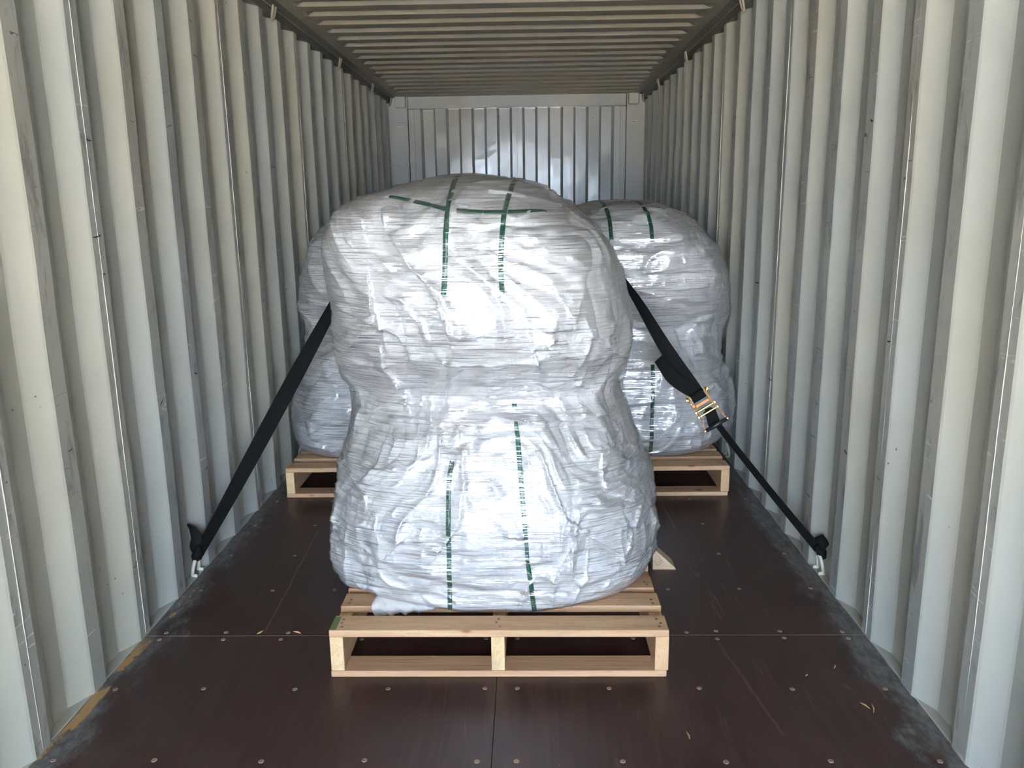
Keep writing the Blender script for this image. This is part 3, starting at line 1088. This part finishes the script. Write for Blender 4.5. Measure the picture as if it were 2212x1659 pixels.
def strap(root, org, bvh, pts, y_far, width=.0145, over=None, sink0=False, sink1=False, n=60):
    """pts: (x, z) down the front face; over: carry on over the top to this depth first"""
    P, NN = [], []
    path = smooth_path(pts, n)
    for x, z in path:
        h = bvh.ray_cast(Vector((x, y_far, z)), Vector((0, 1, 0)))
        if h[0] is None: continue
        P.append(h[0].copy()); NN.append(h[1].copy())
    if over and P:
        top = []
        y0 = P[0].y
        for k in range(1, 26):
            y = y0 + (over[1]-y0)*k/25
            x = lerp(P[0].x, over[0], k/25)
            h = bvh.ray_cast(Vector((x, y, 3)), Vector((0, 0, -1)))
            if h[0] is None: continue
            top.append((h[0].copy(), h[1].copy()))
        P = [t[0] for t in top[::-1]] + P
        NN = [t[1] for t in top[::-1]] + NN
    m = len(P)
    if m < 4: return None
    # a taut strap bridges small hollows
    arr = np.array([tuple(p) for p in P]); nn = np.array([tuple(v) for v in NN])
    nn *= np.sign(nn @ np.array([0, -1, .6]))[:, None]
    for _ in range(6):
        arr[1:-1] = .5*arr[1:-1] + .25*(arr[:-2]+arr[2:]); nn[1:-1] = .5*nn[1:-1] + .25*(nn[:-2]+nn[2:])
    nn /= np.linalg.norm(nn, axis=1, keepdims=True)
    off = np.full(m, .0022)
    for k in range(min(6, m//3)):
        if sink0: off[k] = lerp(-.012, .0022, k/6)
        if sink1: off[m-1-k] = lerp(-.012, .0022, k/6)
    arr = arr + nn*off[:, None]
    tan = np.gradient(arr, axis=0)
    w = np.cross(tan, nn); w /= (np.linalg.norm(w, axis=1, keepdims=True)+1e-9)
    mb = MB(); mb.ribbon([Vector(p - np.array(org)) for p in arr], [Vector(v*width) for v in w], .0011)
    return mb.build('green_strap', M['green'], root, True)

GL = 'film-wrapped loads on pallets'
org = (0.0, 2.78, .151)
lf, bvf = make_load('wrapped_load', FRONT, 560, 430, 3, org, CREASES, (.70, .86), .012, zsag=2.289, tilt=(.02, .13, -.06))
tag(lf, 'nearest and tallest film-wrapped white bags standing alone on the front pallet', 'wrapped load', GL)
strap(lf, org, bvf, [(-.122, 1.415), (-.125, 1.348), (-.132, 1.208), (-.140, 1.095)], 1.6, over=(-.13, 3.1), sink1=True)
strap(lf, org, bvf, [(.046, 1.400), (.029, 1.326), (.021, 1.206), (.025, 1.090)], 1.6, over=(.10, 3.1), sink1=True)
strap(lf, org, bvf, [(-.127, .660), (-.144, .564), (-.148, .349), (-.153, .142)], 1.6, sink0=True)
strap(lf, org, bvf, [(.046, .790), (.052, .765), (.062, .683), (.075, .502), (.090, .300), (.107, .142)], 1.6, sink0=True)
strap(lf, org, bvf, [(-.38, 1.395), (-.292, 1.388), (-.212, 1.372), (-.125, 1.350), (-.038, 1.342), (.043, 1.342), (.151, 1.345), (.20, 1.34)], 1.6, width=.014, sink0=True, sink1=True)

# loose bag corner hanging over the second deck board
V, F = [], []
nx, nv_ = 26, 9
for j in range(nv_):
    for i in range(nx):
        u, v = i/(nx-1), j/(nv_-1)
        x = lerp(-.385, -.185, u)
        drop = (.030*(1-u)**.7 + .006)*(1 + .12*math.sin(i*2.3))
        if v < .5:
            y = lerp(2.315, 2.284, v*2); z = lerp(.175, .158, v*2)
        else:
            t = (v-.5)*2
            y = 2.283 - .006*math.sin(t*2.5) + .003*math.sin(i*.9); z = .158 - drop*t
            if j == nv_-1: z += .0025*math.sin(i*5.1)
        V.append((x - .012*math.sin(v*3), y - 2.78 + .002*math.sin(i*1.3+j), z - .151))
for j in range(nv_-1):
    for i in range(nx-1):
        F.append((j*nx+i, j*nx+i+1, (j+1)*nx+i+1, (j+1)*nx+i))
fc = link_mesh('bag_corner', V, F, M['bag'], lf, True)
sm = fc.modifiers.new('thickness', 'SOLIDIFY'); sm.thickness = .0012

org = (.541, 4.24, .148)
lr, bvr = make_load('wrapped_load', REAR_RIGHT, 380, 300, 8, org, None, (.70, .82), .011, tilt=(.06, .13, .55))
tag(lr, 'film-wrapped white bags on the pallet by the right wall, behind the ratchet', 'wrapped load', GL)
strap(lr, org, bvr, [(.462, 1.345), (.469, 1.302), (.476, 1.195)], 2.5, over=(.44, 4.5), sink1=True, width=.018)
strap(lr, org, bvr, [(.634, 1.345), (.644, 1.32), (.656, 1.259), (.657, 1.18)], 2.5, over=(.60, 4.5), sink1=True, width=.018)
strap(lr, org, bvr, [(.676, .665), (.677, .527), (.676, .323), (.680, .152)], 2.5, sink0=True, width=.018)

org = (-.577, 4.24, .148)
ll, bvl = make_load('wrapped_load', REAR_LEFT, 380, 300, 17, org, None, (.70, .82), .011)
tag(ll, 'film-wrapped white bags half hidden between the left wall and nearest load', 'wrapped load', GL)

# ------------------------------------------------------------------ ratchet strap in front of the two rear loads
ORG = Vector((0.83, 3.31, .53))
rst = empty('ratchet_strap', ORG)
tag(rst, 'black ratchet strap stretched wall to wall in front of the rear loads', 'strap')
def L(p): return Vector(p) - ORG
CAMP = Vector((.0989, 0, 1.3588))
def web(pts, widths, twist, name='webbing', thick=.0022, n=40):
    """band through pts; twist: angle between the band and the viewing side at each point"""
    pts = [Vector(p) for p in pts]
    s = [0]
    for a, b in zip(pts[:-1], pts[1:]): s.append(s[-1] + (b-a).length)
    t = np.linspace(0, s[-1], n)
    X = [smooth_interp(s, [p[k] for p in pts], t) if len(pts) > 2 else np.interp(t, s, [p[k] for p in pts]) for k in range(3)]
    W = np.interp(t, s, widths); T = np.interp(t, s, twist)
    P = [Vector((X[0][i], X[1][i], X[2][i])) for i in range(n)]
    ws = []
    for i in range(n):
        tg = (P[min(i+1, n-1)] - P[max(i-1, 0)]).normalized()
        ref = Vector((0, 1, -.25)).normalized()
        side = tg.cross(ref).normalized()
        ws.append((Matrix.Rotation(T[i], 3, tg) @ side) * W[i])
    mb = MB(); mb.ribbon([L(p) for p in P], ws, thick)
    return mb.build(name, M['web'], rst, False)
R_ = math.radians
web([(-1.163, 2.818, .085), (-1.076, 2.984, .270), (-.898, 3.322, .660), (-.720, 3.652, 1.045)], [.050, .058, .064, .056], [R_(62), R_(48), R_(4), R_(-28)])
web([(-.720, 3.652, 1.045), (-.55, 3.672, 1.06), (0, 3.672, 1.065), (.35, 3.672, 1.06), (.49, 3.655, 1.058)], [.056]*5, [R_(0)]*5)
web([(.49, 3.655, 1.058), (.537, 3.563, 1.0), (.685, 3.414, .751), (.806, 3.330, .574)], [.050, .050, .058, .060], [R_(62), R_(68), R_(24), R_(0)])
web([(.850, 3.306, .512), (.868, 3.296, .478), (.886, 3.284, .452), (1.04, 3.086, .251), (1.172, 2.846, .088)], [.052, .046, .038, .037, .038], [R_(10), R_(30), R_(60), R_(58), R_(52)])
# short inner band under the handle
web([(.846, 3.302, .520), (.868, 3.290, .462), (.880, 3.283, .440)], [.030, .052, .056], [R_(0), R_(-5), R_(0)], 'loose_end')
# tail folded back from the spool
web([(.806, 3.332, .576), (.735, 3.328, .618), (.690, 3.326, .655), (.655, 3.332, .705), (.638, 3.336, .727)], [.058, .058, .058, .056, .054], [R_(0), R_(6), R_(14), R_(24), R_(30)], 'loose_end')
# ends at the floor rings
web([(-1.168, 2.832, .085), (-1.176, 2.83, .115), (-1.166, 2.828, .150), (-1.176, 2.83, .182), (-1.196, 2.832, .205)], [.030, .036, .040, .028, .006], [R_(20), R_(12), R_(8), R_(20), R_(35)], 'loose_end')
mb = MB()
mb.tube([L((-1.186, 2.842, .056)), L((-1.174, 2.834, .074)), L((-1.164, 2.826, .096)), L((-1.158, 2.82, .118))], [.012, .021, .017, .008], 10)
mb.build('knot', M['web'], rst, True)
mb = MB()
mb.tube([L((1.196, 2.842, .056)), L((1.184, 2.836, .078)), L((1.168, 2.838, .104))], [.012, .020, .010], 10)
mb.tube([L((1.178, 2.826, .090)), L((1.188, 2.826, .118)), L((1.176, 2.832, .136)), L((1.158, 2.838, .130))], [.008, .020, .018, .006], 10)
mb.build('knot', M['web'], rst, True)

# the ratchet itself
rc = Vector((.812, 3.322, .558))
s_ax = (Vector((.748, 3.36, .664)) - Vector((.880, 3.285, .455))).normalized()      # towards the loads
n_ax = (CAMP - rc); n_ax = (n_ax - s_ax*n_ax.dot(s_ax)).normalized()                # faces out of the container
w_ax = n_ax.cross(s_ax).normalized()
RM = Matrix((w_ax, s_ax, n_ax)).transposed().to_4x4()
RM.translation = rc - ORG
ratchet = bpy.data.objects.new('ratchet', None); COL.objects.link(ratchet); ratchet.empty_display_size = .05
ratchet.parent = rst; ratchet.matrix_local = RM
tag(ratchet, 'yellow zinc ratchet buckle with a black grip')
def disc(mb, x, y, z, r, th, n=24, teeth=0, m=0):
    V, F = [], []
    N = teeth*2 if teeth else n
    for s in (-th/2, th/2):
        for k in range(N):
            rr = r if not teeth or k % 2 == 0 else r*.78
            a = 2*math.pi*k/N
            V.append((x+s, y+rr*math.cos(a), z+rr*math.sin(a)))
    F += [(k, (k+1) % N, N+(k+1) % N, N+k) for k in range(N)] + [tuple(range(N))[::-1], tuple(range(N, 2*N))]
    mb.add(V, F, m)
# frame: two cheek plates, cross pins
mb = MB()
for s in (-1, 1):
    mb.cbox(s*.0345-.0015, s*.0345+.0015, -.072, .030, -.012, .014, .001)
mb.cbox(-.034, .034, -.050, -.040, -.010, -.006, .001)
mb.build('frame', M['bronze'], ratchet)
mb = MB()
for (y, z) in ((-.046, .013), (-.068, .012)):
    mb.tube([(-.044, y, z), (.044, y, z)], .0042, 10)
    disc(mb, -.044, y, z, .0075, .005, 6); disc(mb, .044, y, z, .0075, .005, 6)
mb.build('pin', M['zinc'], ratchet, False)
for s in (-1, 1):
    mb = MB()
    disc(mb, s*.0400, .018, .004, .0205, .003, teeth=11)
    disc(mb, s*.0440, .018, .004, .0125, .007, 12)
    disc(mb, s*.0480, .018, .004, .0070, .006, 6)
    mb.build('gear', M['zinc'], ratchet)
mb = MB(); disc(mb, 0, .012, .006, .0200, .060, 28); mb.build('spool', M['web'], ratchet)
mb = MB(); mb.cbox(-.031, .031, -.030, -.018, .010, .013, .001); mb.cbox(.030, .046, -.026, -.008, .004, .018, .002)
mb.build('pawl', M['bronze'], ratchet)
mb = MB()
for s in (-1, 1):
    prof = [(.0375, .018, .006), (.0385, -.03, .010), (.0400, -.075, .016), (.0455, -.100, .021), (.0500, -.128, .024)]
    V, F = [], []
    for i, (x, y, z) in enumerate(prof):
        hgt = lerp(.013, .005, i/4)
        V += [(s*(x-.0022), y, z-hgt), (s*(x+.0022), y, z-hgt), (s*(x+.0022), y, z+hgt*.5), (s*(x-.0022), y, z+hgt*.5)]
    for i in range(4):
        a, b = i*4, i*4+4
        F += [(a+k, a+(k+1) % 4, b+(k+1) % 4, b+k) for k in range(4)]
    F += [(3, 2, 1, 0), (16, 17, 18, 19)]
    mb.add(V, F)
mb.build('handle', M['bronze'], ratchet)
mb = MB(); mb.tube([(-.050, -.130, .024), (.050, -.130, .024)], .0085, 14); mb.build('grip', M['rubber'], ratchet, True)
for s in (-1, 1):
    mb = MB(); disc(mb, s*.0525, -.130, .024, .0055, .005, 10)
    mb.build('rivet', M['zinc'], ratchet)

# ------------------------------------------------------------------ timber wedge and litter
wg = empty('timber_wedge', (.56, 2.86, 0))
tag(wg, 'pale triangular timber wedge with a brown stamp behind the front pallet', 'wedge')
tri = [(0, 0), (.088, 0), (.084, .008), (.004, .083), (0, .083)]
n = len(tri)
V = [(x, y, z) for y in (0, .075) for x, z in tri]
F = [tuple(range(n)), tuple(range(n, 2*n))[::-1]] + [(i, n+i, n+(i+1) % n, (i+1) % n) for i in range(n)]
link_mesh('block', V, F, M['wedge'], wg)
# stamp: outlined box turned with the grain, a divider and rows of illegible print
mb = MB()
def seg(a, b, w=.0010):
    ax, az = a; bx, bz = b
    dx, dz = bx-ax, bz-az; l = math.hypot(dx, dz); px, pz = -dz/l*w/2, dx/l*w/2
    y0, y1 = -.0004, .0002
    V = [(ax+px, y, az+pz) if False else p for y in (y0, y1) for p in ((ax+px, y, az+pz), (bx+px, y, bz+pz), (bx-px, y, bz-pz), (ax-px, y, az-pz))]
    mb.add(V, [(0, 1, 2, 3), (7, 6, 5, 4), (0, 4, 5, 1), (1, 5, 6, 2), (2, 6, 7, 3), (3, 7, 4, 0)])
A0, A1, A2, A3 = (.008, .068), (.0385, .031), (.0170, .0165), (.002, .036)
seg(A0, A1); seg(A1, A2); seg(A2, A3); seg((.0335, .0375), (.024, .0300), .0008)
rs = random.Random(9)
for row in range(3):
    for k in range(5):
        t = .12 + k*.16
        bx = lerp(A0[0], A1[0], t) - .005 - row*.0058; bz = lerp(A0[1], A1[1], t) - .0035 - row*.0042
        if bx < .002: continue
        seg((bx, bz), (bx + rs.uniform(-.002, .003), bz + rs.uniform(-.004, .002)), .0009)
        seg((bx+.001, bz-.001), (bx + rs.uniform(.001, .003), bz + rs.uniform(-.003, .001)), .0008)
mb.build('stamp', M['stamp'], wg)

def splinter(label, x, y, ln, rot, bend=.15, th=.0022):
    pts = [(0, -ln/2, 0), (bend*ln*.5, 0, .0005), (0, ln/2, 0)]
    o = MB().tube(pts, [th*.4, th, th*.3], 6).build('wood_splinter', M['splinter'])
    o.location = (x, y, th*.9); o.rotation_euler = (0, 0, rot)
    return tag(o, label, 'splinter', 'wood splinters on the floor')
splinter('longer of two crossed tan splinters on the floor near the right wall', 1.030, 1.988, .040, -.25)
splinter('shorter of two crossed tan splinters on the floor near the right wall', 1.014, 2.000, .032, .5)
splinter('lone tan splinter between floor screws right of the front pallet', 1.002, 2.193, .022, -.5)
splinter('thin pale splinter lying in front of the right end of the front pallet', .504, 1.871, .030, .1)
splinter('tiny tan splinter at the end of a faint scratch on the right floor panel', .904, 2.149, .014, -.7)
splinter('tan splinter lying on the floor joint just left of the front pallet', -.672, 2.396, .030, 1.2, .2, .003)
splinter('small tan chip at the floor joint, farthest left of the splinters', -.795, 2.398, .024, -.6, .2, .003)
